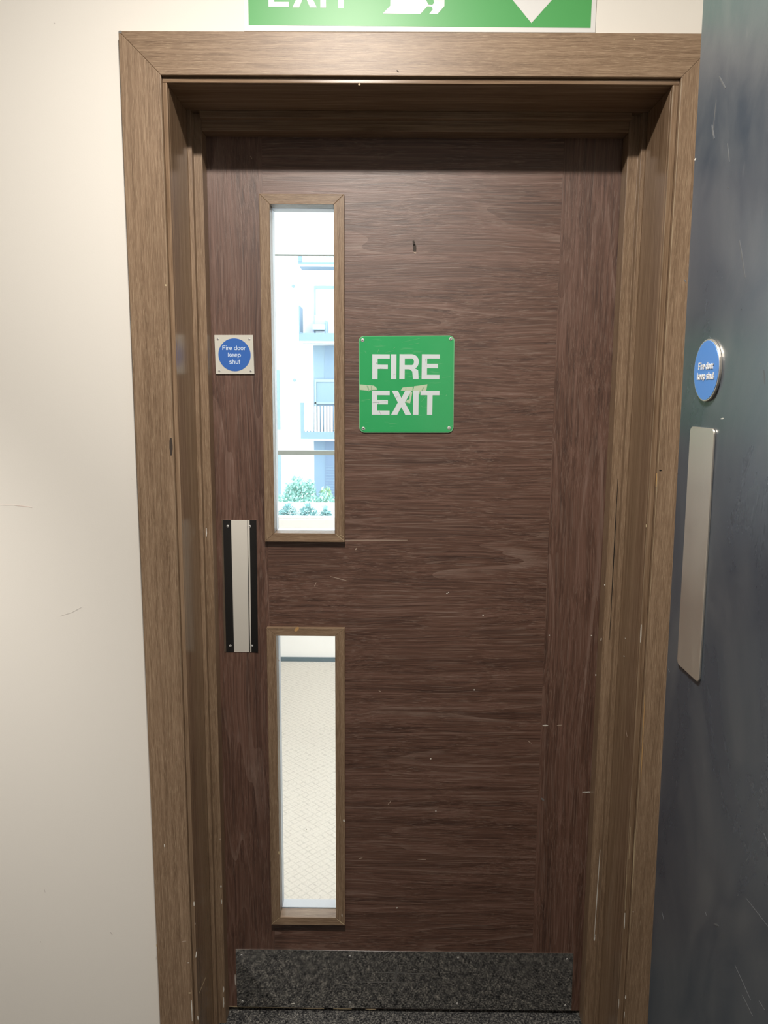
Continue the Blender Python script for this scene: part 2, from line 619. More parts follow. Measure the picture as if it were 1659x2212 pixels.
CHIPS = {
'door': [(-0.1024,1.1511,0.0434,1.1522,1.62,'p'),(-0.0672,1.134,-0.0692,1.1299,3.03,'p'),(-0.1595,1.0474,-0.1554,1.0568,1.63,'p'),(-0.1249,1.0706,-0.0894,1.0615,1.43,'p'),(0.1301,1.0341,0.1331,1.0341,3.03,'w'),(0.1341,1.0373,0.1361,1.0362,2.52,'w'),(0.2105,0.9855,0.2136,0.9855,3.06,'w'),(0.3526,0.7303,0.3651,0.7305,3.15,'w'),(0.3849,0.7306,0.3963,0.7318,2.08,'p'),(0.4495,0.5704,0.4727,0.5707,3.18,'w'),(0.1006,0.6481,0.1037,0.6481,3.15,'w'),(0.1142,0.5205,0.1174,0.5205,3.21,'w'),(0.0272,0.2758,0.0304,0.2758,3.24,'w'),(0.1953,0.8131,0.1984,0.8132,3.12,'w'),(0.3561,0.5548,0.3627,0.5492,5.3,'g'),(-0.2822,1.9388,-0.2795,1.9335,1.88,'p'),(0.358,0.9412,0.3611,0.9413,3.06,'w'),(0.451,0.942,0.4541,0.941,3.06,'w'),(0.0755,0.4,0.0948,0.3991,1.71,'p'),(-0.3748,0.2054,-0.3759,0.1873,2.2,'p'),(-0.3549,0.0973,-0.355,0.069,2.2,'w'),(-0.3757,0.0124,-0.2991,0.0108,3.33,'t'),(-0.2968,0.0108,-0.2102,0.01,2.66,'t'),(-0.2047,0.0097,-0.1436,0.009,2.24,'t'),(-0.1214,0.0088,-0.077,0.0085,1.66,'t'),(-0.0437,0.0084,-0.0192,0.0082,1.67,'t'),(0.0488,1.7765,0.0508,1.7674,5.7,'d'),(0.0508,1.7692,0.0519,1.7546,8.55,'d'),(0.05,1.7546,0.0548,1.7519,3.8,'p'),(0.3206,0.6936,0.3292,0.687,1.56,'p'),(-0.0609,0.3998,-0.0523,0.4022,1.61,'p'),(0.0131,0.5446,0.0057,0.5354,1.59,'p'),(-0.017,0.8091,-0.0118,0.8069,1.56,'p')],
'stop': [(-0.3886,0.4944,-0.3884,0.4093,1.89,'w'),(-0.3729,0.4709,-0.3728,0.4663,3.15,'p'),(-0.374,0.3554,-0.3739,0.3497,3.18,'w'),(-0.3739,0.3195,-0.374,0.3079,2.65,'w'),(-0.3938,0.2457,-0.3949,0.2398,2.12,'p'),(-0.3954,0.1901,-0.3956,0.183,2.35,'p'),(-0.3954,0.2937,-0.3955,0.2902,2.12,'p'),(-0.3749,0.097,-0.3749,0.0825,3.24,'w'),(-0.3752,0.0692,-0.3755,0.0424,2.62,'w'),(-0.3841,1.182,-0.3842,1.164,2.55,'w'),(0.498,0.7699,0.5021,0.406,1.02,'g'),(0.4852,0.4525,0.4829,0.233,1.77,'w'),(0.4834,0.2412,0.4831,0.2247,3.39,'w'),(0.4815,1.2937,0.4818,0.9438,1.94,'k'),(0.4649,1.0669,0.4656,1.0639,2.48,'w'),(0.4637,0.9478,0.4632,0.9416,2.0,'w'),(0.4558,0.8662,0.456,0.862,2.52,'w'),(0.5166,0.1325,0.5167,0.1253,3.21,'w')],
'lin': [(-0.3968,0.4184,-0.3969,0.4088,2.52,'w'),(-0.3963,0.3704,-0.3962,0.365,1.96,'p'),(-0.3952,0.3035,-0.397,0.2894,2.16,'w'),(-0.3968,0.1516,-0.3967,0.1416,2.4,'w'),(0.4963,1.2211,0.4963,1.2156,2.31,'t'),(0.498,1.0223,0.4985,0.9864,2.37,'w'),(0.5143,0.9818,0.5144,0.9751,1.84,'w'),(0.4987,0.489,0.4994,0.4078,1.15,'t'),(0.4993,0.4025,0.5,0.3662,1.75,'w'),(0.4976,0.2021,0.4975,0.1788,1.78,'w'),(-0.0573,2.0053,-0.0536,2.0053,3.32,'t'),(0.5007,0.5957,0.5009,0.5234,1.14,'t')],
'arch': [(-0.4514,0.552,-0.4507,0.5458,2.26,'w'),(-0.4127,0.2832,-0.4088,0.2838,1.94,'w'),(-0.413,0.2126,-0.4071,0.2127,3.14,'t'),(-0.4071,0.1952,-0.4069,0.1456,1.96,'w'),(-0.4227,0.3325,-0.414,0.3337,1.55,'p'),(0.5074,1.3207,0.5076,1.2943,2.26,'o'),(0.5118,1.326,0.5162,1.326,3.48,'k'),(0.5104,0.8824,0.5128,0.6969,1.64,'o'),(0.5073,0.5862,0.5089,0.4639,1.32,'t'),(0.5123,0.411,0.5147,0.411,2.11,'w'),(0.5086,0.2179,0.5084,0.2091,2.91,'w'),(0.5081,0.1796,0.508,0.1631,1.94,'w'),(-0.4752,2.0855,-0.4696,2.0847,4.86,'g'),(-0.4088,1.3806,-0.4096,1.3475,6.09,'d'),(0.4228,2.0787,0.4238,2.0757,2.4,'t'),(0.0103,2.0253,0.0136,2.0223,2.43,'d'),(-0.4083,1.6603,-0.408,1.6571,2.55,'t'),(-0.4762,0.3255,-0.476,0.3201,2.91,'t')],
'revL': [(0.0607,0.1836,0.0021,0.1943,2.08,'t')],
'revR': [(0.1443,1.4652,0.1387,1.451,5.64,'d'),(0.1384,1.4491,0.1391,1.4178,1.5,'k'),(0.0841,0.9254,0.078,0.9266,2.85,'w'),(0.0817,0.9655,0.0784,0.9646,1.9,'w'),(0.0428,0.779,0.032,0.7699,1.5,'p')],
'bead': [(-0.1935,0.9583,-0.2018,0.9498,7.07,'o'),(-0.2448,0.4242,-0.2428,0.4162,4.24,'t'),(-0.111,0.254,-0.0938,0.2393,1.94,'t'),(-0.1106,1.1665,-0.0927,1.1514,1.2,'t'),(-0.1026,1.1646,-0.0936,1.1616,1.2,'t'),(-0.0995,0.2677,-0.0993,0.2606,1.93,'w'),(-0.095,0.5049,-0.094,0.4992,4.24,'w'),(-0.2424,0.8891,-0.2374,0.8806,1.24,'p'),(-0.2648,0.2386,-0.2451,0.2562,1.08,'t'),(-0.1815,0.4812,-0.1804,0.4778,2.14,'w')],
'wall': [(-0.7493,1.2479,-0.7224,1.2481,1.8,'r'),(-0.7224,1.2481,-0.6868,1.2439,2.16,'r'),(-0.6454,1.027,-0.6221,1.0347,1.29,'s'),(-0.6221,1.0347,-0.6023,1.0453,1.66,'s'),(-0.579,0.3393,-0.5743,0.334,2.94,'s'),(-0.4934,1.301,-0.4898,1.3002,1.44,'s'),(-0.7284,0.315,-0.7265,0.3139,2.97,'s'),(-0.595,2.1072,-0.5926,2.1065,2.46,'s'),(-0.7131,0.4373,-0.7107,0.4288,1.55,'s')],
'leaf': [(-0.5976,1.4373,-0.6045,1.438,1.53,'w'),(-0.4679,1.606,-0.4746,1.6017,1.71,'g2'),(-0.4805,1.7435,-0.4847,1.7433,2.2,'w'),(-0.5778,1.686,-0.5814,1.685,1.5,'g2'),(-0.5093,0.7711,-0.5174,0.766,1.24,'g2'),(-0.7535,1.0362,-0.769,1.0264,0.72,'g2'),(-0.7357,0.842,-0.7591,0.8387,0.66,'g2'),(-0.6385,0.8662,-0.6416,0.8638,1.06,'g2'),(-0.6615,0.8687,-0.6729,0.8745,2.08,'g2'),(-0.7285,0.9483,-0.777,0.951,0.47,'g2'),(-0.7161,0.8609,-0.7529,0.8517,0.43,'g2'),(-0.7687,0.8645,-0.7802,0.8645,0.54,'g2'),(-0.5262,1.7674,-0.5354,1.7496,3.12,'g2'),(-0.5344,1.7915,-0.531,1.7609,2.04,'s2'),(-0.6157,1.6235,-0.6349,1.583,2.4,'s2'),(-0.6879,1.4872,-0.692,1.4736,2.25,'s2'),(-0.571,1.7336,-0.5791,1.7122,1.5,'s2'),(-0.539,1.8139,-0.5573,1.795,2.04,'s2'),(-0.4849,1.106,-0.4904,1.1036,1.8,'g2'),(-0.5843,1.5019,-0.5889,1.4957,1.53,'w')],

}


def chips(key, parent, axis, at, sgn=-1, only=None, flip=None):
    """small flakes and scratches lying on a face: short tapered slivers 0.2 mm proud, one part of kind stuff"""
    bm = bmesh.new()
    mats, idx = [], {}
    for (a0, b0, a1, b1, w, c) in CHIPS[key]:
        if only and not only(a0, b0):
            continue
        if c not in idx:
            idx[c] = len(mats)
            mats.append(CHIP_M[c])
        d = Vector((a1 - a0, b1 - b0))
        L = max(d.length, 1e-5)
        u = d / L
        nrm = Vector((-u.y, u.x))
        hw = w * 0.0005
        nseg = 5
        ring = []
        for s in (1, -1):
            for i in range(nseg + 1):
                t = i / nseg if s == 1 else 1 - i / nseg
                f = 0.55 + 0.45 * math.sin(math.pi * min(max(t, 0.0), 1.0))
                f *= random.uniform(0.7, 1.15)
                p = Vector((a0, b0)) + d * t + nrm * hw * f * s
                ring.append(p)
        for lay in (0.0, 0.00022):
            q = at + sgn * lay
            vs = [bm.verts.new((p.x, q, p.y) if axis == 'Y' else (q, p.x, p.y)) for p in ring]
            if lay:
                f = bm.faces.new(vs)
                f.material_index = idx[c]
                for i in range(len(vs)):
                    j = (i + 1) % len(vs)
                    bm.faces.new((prev[i], prev[j], vs[j], vs[i])).material_index = idx[c]
            prev = vs
    if not mats:
        bm.free()
        return
    o = link('wear_marks', bm, mats, parent)
    o['kind'] = 'stuff'
    return o


# ---------------------------------------------------------------- the setting: shell
D = 0.1724           # door face behind the wall face
XL, XR = -0.396, 0.4974
ZH = 2.0068
XWL, XWR, YR, ZC = -2.8, 0.66, -2.2, 2.5

walls = link('wall_exit', holed([XWL, XL - 0.012, XR + 0.012, XWR], [0, ZH + 0.012, ZC], {(1, 0)}, 0.0, 0.2264), M_WALL)
tag(walls, 'cream painted wall around the wooden exit door', 'wall', kind='structure')
chips('wall', walls, 'Y', 0.0)
tag(link('wall_left', boxes((XWL - 0.1, XWL, YR, 0.2264, 0, ZC)), M_WALL), 'cream corridor wall left of the exit door', 'wall', kind='structure')
tag(link('wall_right', boxes((XWR, XWR + 0.1, YR, 0.2264, 0, ZC)), M_WALL), 'cream corridor wall behind the open navy door', 'wall', kind='structure')
tag(link('wall_rear', holed([XWL, -2.74, -0.835, -0.679, 0.20, XWR], [0, 2.2, ZC], {(1, 0), (3, 0)}, YR - 0.1, YR), M_WALL), 'cream wall at the other end of the corridor', 'wall', kind='structure')
tag(link('ceiling', boxes((XWL, XWR, YR, 0.2264, ZC, ZC + 0.1)), M_CEIL), 'white corridor ceiling with downlights', 'ceiling', kind='structure')
fl = bmesh.new()
box(fl, XWL, XWR, YR, D + 0.02, -0.1, 0.0)
tag(link('floor', fl, M_CARPET), 'charcoal flecked carpet in front of the exit door', 'floor', kind='structure')
# doors at the other end, seen only as reflections
tag(link('door_3', boxes((-2.74, -0.835, YR - 0.06, YR - 0.004, 0.0, 2.2)), plain('black_door_paint', (0.012, 0.011, 0.011, 1), 0.5)), 'black door at the other end of the corridor', 'door', kind='structure')
tag(link('door_4', boxes((-0.679, 0.20, YR - 0.06, YR - 0.004, 0.0, 2.2)), plain('slate_door_paint', (0.085, 0.075, 0.075, 1), 0.5)), 'slate grey door at the other end of the corridor', 'door', kind='structure')

# ---------------------------------------------------------------- door frame
AO_L, AI_L, AI_R, AO_R, AI_T, AO_T = -0.4758, -0.4042, 0.5089, 0.5805, 2.0162, 2.0875
Y1, Y2 = 0.1202, 0.1352
SL, SR, SH = -0.3710, 0.4670, 1.9745          # stop edges
ST_L, ST_R, ST_H = -0.3876, 0.4880, 1.9936    # first step edges

frame = tag(empty('trim_1', (0, 0, 0)), 'brown wood-grain door frame and architrave around the exit door', 'door frame', kind='structure')


def arch_piece(name, pts, mat):
    return link(name, prism_xz(pts, -0.018, 0.0), mat, frame, bevel=0.0012)


arch_piece('architrave', [(AO_L, AO_T), (AO_R, AO_T), (AI_R, AI_T), (AI_L, AI_T)], M_ARCH_H)
arch_piece('architrave', [(AO_L, 0), (AI_L, 0), (AI_L, AI_T), (AO_L, AO_T)], M_ARCH_V)
arch_piece('architrave', [(AI_R, 0), (AO_R, 0), (AO_R, AO_T), (AI_R, AI_T)], M_ARCH_V)
# lining boards (front edge, deep glossy reveal)
YL = -0.010          # lining edge stands a little proud of the wall inside the architrave
link('lining', boxes((XL - 0.0080, XL, YL, 0.0002, 0, ZH), (XL - 0.0118, XL, 0.0002, D + 0.05, 0, ZH)), M_REV_V, frame, bevel=0.0012)
link('lining', boxes((XR, XR + 0.0112, YL, 0.0002, 0, ZH), (XR, XR + 0.0118, 0.0002, D + 0.05, 0, ZH)), M_REV_V, frame, bevel=0.0012)
link('lining_head', boxes((XL - 0.0080, XR + 0.0112, YL, 0.0002, ZH, ZH + 0.0092), (XL - 0.0118, XR + 0.0118, 0.0002, D + 0.05, ZH, ZH + 0.0118)), M_REV_H, frame, bevel=0.0012)
# stepped stops
def stop_profile(x_lin, x1, x2, sgn):
    return [(x_lin, Y1), (x1, Y1), (x1, Y2), (x2, Y2), (x2, D - 0.0008), (x_lin, D - 0.0008)]
for nm, x_lin, x1, x2 in (('door_stop', XL, ST_L, SL), ('door_stop', XR, ST_R, SR)):
    bm = bmesh.new()
    pr = stop_profile(x_lin, x1, x2, 1)
    a = [bm.verts.new((x, y, 0.0)) for x, y in pr]
    b = [bm.verts.new((x, y, ZH)) for x, y in pr]
    bm.faces.new(a)
    bm.faces.new(b)
    for i in range(6):
        bm.faces.new((a[i], a[(i + 1) % 6], b[(i + 1) % 6], b[i]))
    link(nm, bm, M_ARCH_V, frame, bevel=0.0008)
link('door_stop_head', prism_yz([(Y1, ZH), (Y1, ST_H), (Y2, ST_H), (Y2, SH), (D - 0.0008, SH), (D - 0.0008, ZH)], SL, SR), M_REV_H, frame, bevel=0.0008)
# worn arrises, the highlight on them painted pale, a little uneven along their length
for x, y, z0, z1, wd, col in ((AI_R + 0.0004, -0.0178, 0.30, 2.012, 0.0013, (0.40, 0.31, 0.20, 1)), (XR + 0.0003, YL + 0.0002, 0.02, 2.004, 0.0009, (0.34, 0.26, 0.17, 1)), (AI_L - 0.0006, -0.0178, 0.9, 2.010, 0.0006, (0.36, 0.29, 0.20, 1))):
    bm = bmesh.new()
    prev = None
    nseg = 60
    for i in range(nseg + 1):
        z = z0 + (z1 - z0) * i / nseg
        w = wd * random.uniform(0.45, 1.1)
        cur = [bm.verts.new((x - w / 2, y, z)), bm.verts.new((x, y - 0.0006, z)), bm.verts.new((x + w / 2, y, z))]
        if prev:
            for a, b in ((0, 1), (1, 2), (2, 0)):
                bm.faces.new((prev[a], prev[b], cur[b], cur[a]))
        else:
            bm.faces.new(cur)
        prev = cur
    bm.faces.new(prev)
    link('worn_highlight_edge', bm, plain('rubbed_highlight', col, 0.6), frame)
chips('arch', frame, 'Y', -0.018)
chips('lin', frame, 'Y', YL)
chips('stop', frame, 'Y', Y2)
chips('revL', frame, 'X', XL, 1)
chips('revR', frame, 'X', XR, -1)

# ---------------------------------------------------------------- exit door
DT = 0.044
door = tag(empty('door_1', (0.05, D, 0)), 'dark walnut fire exit door with two narrow glass panels', 'door', kind='structure')
BASE = (0.05, D, 0.0)


def dpart(name, bm, mat, parent=door, bevel=0.0):
    for v in bm.verts:
        v.co -= Vector(BASE)
    return link(name, bm, mat, parent, bevel=bevel)


DX0, DX1, DZ0, DZ1 = -0.3925, 0.4940, 0.010, 1.996
XS1, XS2 = -0.2590, 0.3490
O1 = (-0.2433, -0.1135, 1.1682, 1.8436)      # glazed openings
O2 = (-0.2433, -0.1135, 0.2574, 0.9384)
dpart('stile', boxes((DX0, XS1, D, D + DT, DZ0, DZ1)), M_STILE)
dpart('stile', boxes((XS2, DX1, D, D + DT, DZ0, DZ1)), M_STILE2)
HX1 = -0.104
dpart('centre_panel', holed([XS1, HX1, XS2], [DZ0, 0.248, 0.948, 1.159, 1.853, DZ1], {(0, 1), (0, 3)}, D, D + DT), M_PANEL)
chips('door', door, 'Y', 0.0).location = (-BASE[0], 0.0, 0.0)


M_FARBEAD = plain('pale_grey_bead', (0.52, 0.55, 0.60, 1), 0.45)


def vision(o, fr, mark):
    x0, x1, z0, z1 = o
    fx0, fx1, fz0, fz1 = fr
    pane = dpart('glass_pane', boxes((x0 - 0.009, x1 + 0.009, D + 0.0207, D + 0.0235, z0 - 0.009, z1 + 0.009)), M_GLASS)
    tag(pane, 'clear glass pane in brown beading')
    yf, yb, ym = D - 0.012, D + DT + 0.010, D + DT / 2
    for ya, yo, yi in ((yf, D, D + 0.0205), (yb, D + DT, D + 0.0237)):
        sides = (('level', (fx0, fz1), (fx1, fz1), (x1, z1), (x0, z1)), ('level', (fx0, fz0), (fx1, fz0), (x1, z0), (x0, z0)),
                 ('upright', (fx0, fz0), (fx0, fz1), (x0, z1), (x0, z0)), ('upright', (fx1, fz0), (fx1, fz1), (x1, z1), (x1, z0)))
        for kind, A, B_, C, Dd in sides:
            # outer edge on the door face, front face, inner lip that runs back to the glass; mitred ends
            prof = []
            for (P, Q) in ((A, Dd), (B_, C)):
                prof.append([(P[0], yo, P[1]), (P[0], ya, P[1]), (Q[0], ya, Q[1]), (Q[0], yi, Q[1]),
                             (Q[0] + (P[0] - Q[0]) * 0.40, yi, Q[1] + (P[1] - Q[1]) * 0.40), (Q[0] + (P[0] - Q[0]) * 0.40, yo, Q[1] + (P[1] - Q[1]) * 0.40)])
            bm = bmesh.new()
            ra = [bm.verts.new(p) for p in prof[0]]
            rb = [bm.verts.new(p) for p in prof[1]]
            bm.faces.new(ra)
            bm.faces.new(rb[::-1])
            for i in range(6):
                bm.faces.new((ra[i], ra[(i + 1) % 6], rb[(i + 1) % 6], rb[i]))
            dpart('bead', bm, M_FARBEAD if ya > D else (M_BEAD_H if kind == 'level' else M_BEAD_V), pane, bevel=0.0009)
    ch = chips('bead', pane, 'Y', -0.012, only=lambda a, b: z0 - 0.03 < b < z1 + 0.03)
    if ch:
        ch.location = (-BASE[0], 0, 0)
    if mark:
        # etched maker's stamp: two rings crossed by a bar, on the glass face
        cx, cz, y = -0.2062, 1.2068, D + 0.0201
        bm = bmesh.new()
        n = 40
        for r_o, r_i in ((0.0105, 0.0092), (0.0072, 0.0060)):
            pa = [[bm.verts.new((cx + r * math.cos(2 * math.pi * i / n), yy, cz + r * math.sin(2 * math.pi * i / n))) for i in range(n)] for r in (r_o, r_i) for yy in (y, y + 0.0003)]
            for i in range(n):
                j = (i + 1) % n
                for a, b in ((0, 2), (1, 3), (0, 1), (2, 3)):
                    bm.faces.new((pa[a][i], pa[a][j], pa[b][j], pa[b][i]))
        box(bm, cx - 0.0135, cx + 0.0135, y - 0.0005, y - 0.0001, cz - 0.0008, cz + 0.0008)
        ke = NT('etched_glass')
        ke.b.inputs['Base Color'].default_value = (1, 1, 1, 1)
        ke.b.inputs['Roughness'].default_value = 0.45
        ke.b.inputs['IOR'].default_value = 1.08
        ke.b.inputs['Transmission Weight'].default_value = 1.0
        dpart('glass_stamp', bm, ke.m, pane)
    return pane


vision(O1, (-0.2643, -0.0923, 1.149, 1.8637), True)
vision(O2, (-0.2643, -0.0923, 0.2376, 0.9564), False)

# push plate: thin polished plate, a little dished towards its free edge
pp = bmesh.new()
PBEND = [0.0] * 11 + [0.00003, 0.00012, 0.00030, 0.00060, 0.0010]
cols = [(-0.3591 + 0.0755 * i / 15, -0.0012 - PBEND[i]) for i in range(16)]
rows = [0.8967, 0.97, 1.05, 1.13, 1.1941]
fr_ = [[pp.verts.new((x - 0.0017 * (1.1941 - z) / 0.297, D + y, z)) for x, y in cols] for z in rows]
bk_ = [[pp.verts.new((x - 0.0017 * (1.1941 - z) / 0.297, D + y + 0.0011, z)) for x, y in cols] for z in rows]
nr, nc = len(rows), len(cols)
for i in range(nr - 1):
    for j in range(nc - 1):
        pp.faces.new((fr_[i][j], fr_[i][j + 1], fr_[i + 1][j + 1], fr_[i + 1][j]))
        pp.faces.new((bk_[i][j], bk_[i + 1][j], bk_[i + 1][j + 1], bk_[i][j + 1]))
for i in range(nr - 1):
    for j in (0, nc - 1):
        pp.faces.new((fr_[i][j], fr_[i + 1][j], bk_[i + 1][j], bk_[i][j]))
for j in range(nc - 1):
    for i in (0, nr - 1):
        pp.faces.new((fr_[i][j], fr_[i][j + 1], bk_[i][j + 1], bk_[i][j]))
push = tag(dpart('push_plate', pp, M_MIRROR), 'polished steel push plate')
screws(push, [(-0.3461, 1.1806), (-0.2983, 1.1806), (-0.3469, 0.9115), (-0.2988, 0.9115)], D - 0.0014, SCREW_S, BASE)

kx = prism_xz([(-0.3523, 0.1650), (0.4467, 0.1626), (0.4484, 0.0115), (-0.3519, 0.0125)], D - 0.0015, D - 0.0001)
kick = tag(dpart('kick_plate', kx, M_KICK, bevel=0.0003), 'polished steel kick plate reflecting the carpet')
screws(kick, [(-0.3383, 0.1496), (-0.0814, 0.1502), (0.1749, 0.1486), (0.4324, 0.1478), (-0.3387, 0.0271), (-0.0814, 0.0269), (0.1751, 0.0269), (0.4332, 0.0250)], D - 0.0015, SCREW_S, BASE)

CHIPS['kick'] = [(0.0320, 0.1280, 0.0245, 0.0800, 5.0, 's3'), (-0.1180, 0.0820, 0.0560, 0.0810, 0.9, 's3'), (-0.0400, 0.1080, 0.1000, 0.1060, 0.9, 's3'),
                 (-0.2235, 0.0215, -0.2130, 0.0235, 2.2, 'w'), (0.0900, 0.1200, 0.0700, 0.0400, 0.8, 's3'), (0.1100, 0.0300, 0.1350, 0.0750, 0.8, 's3')]
CHIP_M['s3'] = plain('kick_smear', (0.13, 0.13, 0.125, 1), 0.6)
ch = chips('kick', kick, 'Y', D - 0.0015)
ch.location = (-BASE[0], -BASE[1], 0)

# ---------------------------------------------------------------- FIRE EXIT sign on the door
S_B = (0.0375, D, 1.4855)
fx = tag(empty('fire_exit_sign', S_B), 'square green FIRE EXIT sign screwed to the wooden door', 'sign')


def spart(name, bm, mat, root, base, bevel=0.0):
    for v in bm.verts:
        v.co -= Vector(base)
    return link(name, bm, mat, root, bevel=bevel)


def q4(u, v):
    """unit square to the slightly tilted plate"""
    x = -0.0612 + 0.1996 * u - 0.0017 * v
    z = 1.3845 + v * 0.2005 + u * 0.0013 + u * v * 0.0010
    return (x, z)


rr = round_rect(0, 1, 0, 1, 0.055)
spart('plate_edge', prism_xz([q4(u, v) for u, v in rr], D - 0.0024, D - 0.0002), M_RIM, fx, S_B)
spart('plate_face', prism_xz([q4(0.5 + (u - 0.5) * 0.985, 0.5 + (v - 0.5) * 0.985) for u, v in rr], D - 0.003, D - 0.0024), M_GREEN, fx, S_B)


def arc(cx, cz, rx, rz, a0, a1, n=10):
    return [(cx + rx * math.cos(math.radians(a0 + (a1 - a0) * i / n)), cz + rz * math.sin(math.radians(a0 + (a1 - a0) * i / n))) for i in range(n + 1)]


def letter(ch, x0, x1, z0, z1, s):
    """outlines of heavy sans capitals; s = stem width"""
    b = s * 0.80
    h = z1 - z0
    if ch == 'I':
        return [[(x0, z0), (x1, z0), (x1, z1), (x0, z1)]]
    if ch == 'F':
        m = z0 + h * 0.50
        return [[(x0, z0), (x0 + s, z0), (x0 + s, m - b / 2), (x1 - s * 0.35, m - b / 2), (x1 - s * 0.35, m + b / 2), (x0 + s, m + b / 2), (x0 + s, z1 - b), (x1, z1 - b), (x1, z1), (x0, z1)]]
    if ch == 'E':
        m = z0 + h * 0.53
        return [[(x0, z0), (x1, z0), (x1, z0 + b), (x0 + s, z0 + b), (x0 + s, m - b / 2), (x1 - s * 0.33, m - b / 2), (x1 - s * 0.33, m + b / 2), (x0 + s, m + b / 2), (x0 + s, z1 - b), (x1, z1 - b), (x1, z1), (x0, z1)]]
    if ch == 'T':
        c = (x0 + x1) / 2
        return [[(c - s / 2, z0), (c + s / 2, z0), (c + s / 2, z1 - b), (x1, z1 - b), (x1, z1), (x0, z1), (x0, z1 - b), (c - s / 2, z1 - b)]]
    if ch == 'X':
        c, w = (x0 + x1) / 2, s * 1.16
        zc = z0 + h * 0.515
        return [[(x0, z0), (x0 + w, z0), (c, zc - w * 0.72), (x1 - w, z0), (x1, z0), (c + w * 0.58, zc), (x1 - s * 0.08, z1), (x1 - w - s * 0.08, z1), (c, zc + w * 0.72), (x0 + w + s * 0.08, z1), (x0 + s * 0.08, z1), (c - w * 0.58, zc)]]
    if ch == 'R':
        m = z0 + h * 0.49                      # under edge of the bowl joins the leg
        rz = (z1 - m + b * 0.55) / 2
        cz = z1 - rz
        rx = rz * 0.95
        cx = x1 - rx
        outer = arc(cx, cz, rx, rz, 90, -62, 12)
        inner = arc(cx, cz, rx - s * 0.92, rz - b, -90, 90, 10)
        leg = [(x1 - s * 0.12, m - b * 0.75), (x1 - s * 0.04, z0 + h * 0.14), (x1, z0), (x1 - s * 1.06, z0), (x1 - s * 1.14, z0 + h * 0.16), (x1 - s * 1.22, m - b * 1.02), (x1 - s * 1.75, m - b * 0.55)]
        # stem, bowl with the counter cut out through a seam at the stem, leg
        top = [(x0 + s, z1)] + outer + leg[:1] + leg[1:] + [(x0 + s, m - b * 0.55)]
        zi0, zi1 = cz - (rz - b), cz + (rz - b)
        ring = top + [(x0 + s, zi0)] + inner + [(x0 + s, zi1)]
        return [[(x0, z0), (x0 + s, z0), (x0 + s, z1), (x0, z1)], ring]
    return []


def letters(spec, y0, y1, mat, root, base, s):
    for ch, x0, x1, z0, z1 in spec:
        bm = bmesh.new()
        for pts in letter(ch, x0, x1, z0, z1, s):
            prism_xz(pts, y0, y1, bm)
        bm.normal_update()
        bmesh.ops.triangulate(bm, faces=[f for f in bm.faces if len(f.verts) > 4])
        spart('letter', bm, mat, root, base)


letters([('F', -0.0343, 0.0021, 1.4964, 1.5476), ('I', 0.0050, 0.0161, 1.4967, 1.5478), ('R', 0.0226, 0.0631, 1.4970, 1.5481), ('E', 0.0693, 0.1068, 1.4973, 1.5483),
         ('E', -0.0349, 0.0025, 1.4223, 1.4721), ('X', 0.0060, 0.0488, 1.4225, 1.4725), ('I', 0.0522, 0.0636, 1.4227, 1.4726), ('T', 0.0674, 0.1074, 1.4229, 1.4727)],
        D - 0.0033, D - 0.00295, M_SIGNW, fx, S_B, 0.0111)
screws(fx, [(-0.0547, 1.5764), (0.1288, 1.5800), (-0.0527, 1.3929), (0.1289, 1.3953)], D - 0.003, SCREW, S_B)


def sq(a, b):
    """point of the sign photograph detail to sign x,z (plain linear map, both in metres)"""
    return (-0.0620 + (a - 168) * 0.0001456, 1.5852 - (b - 168) * 0.0001448 + (a - 168) * 0.0000012)


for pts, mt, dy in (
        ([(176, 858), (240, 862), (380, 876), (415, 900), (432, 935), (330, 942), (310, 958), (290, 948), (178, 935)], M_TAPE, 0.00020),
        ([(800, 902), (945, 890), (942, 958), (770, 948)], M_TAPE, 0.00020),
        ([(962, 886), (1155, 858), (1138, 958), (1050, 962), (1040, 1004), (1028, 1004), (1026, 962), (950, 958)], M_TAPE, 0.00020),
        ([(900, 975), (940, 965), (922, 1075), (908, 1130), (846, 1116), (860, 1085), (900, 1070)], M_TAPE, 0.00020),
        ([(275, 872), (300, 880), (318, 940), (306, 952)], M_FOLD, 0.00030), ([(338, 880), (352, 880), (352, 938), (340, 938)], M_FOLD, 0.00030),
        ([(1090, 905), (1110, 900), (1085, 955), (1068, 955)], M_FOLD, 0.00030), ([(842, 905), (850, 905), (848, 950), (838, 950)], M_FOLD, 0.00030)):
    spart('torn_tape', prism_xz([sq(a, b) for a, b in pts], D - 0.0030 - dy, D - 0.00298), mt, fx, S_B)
bm = bmesh.new()
for (a0, b0, a1, b1, w) in ((1126, 500, 1136, 600, 5), (365, 1122, 575, 1104, 3), (465, 1245, 490, 1300, 4), (415, 548, 425, 570, 6), (470, 630, 520, 626, 3), (665, 722, 692, 712, 3), (700, 1048, 735, 1030, 3), (445, 1115, 470, 1190, 2.5)):
    (x0, z0), (x1, z1) = sq(a0, b0), sq(a1, b1)
    d = Vector((x1 - x0, z1 - z0)).normalized() * w * 0.00007
    prism_xz([(x0 - d.y, z0 + d.x), (x0 + d.y, z0 - d.x), (x1 + d.y * 0.4, z1 - d.x * 0.4), (x1 - d.y * 0.4, z1 + d.x * 0.4)], D - 0.00345, D - 0.0033, bm)
spart('scratches', bm, plain('sign_scratch', (0.05, 0.06, 0.06, 1), 0.6), fx, S_B)['kind'] = 'stuff'
bm = bmesh.new()
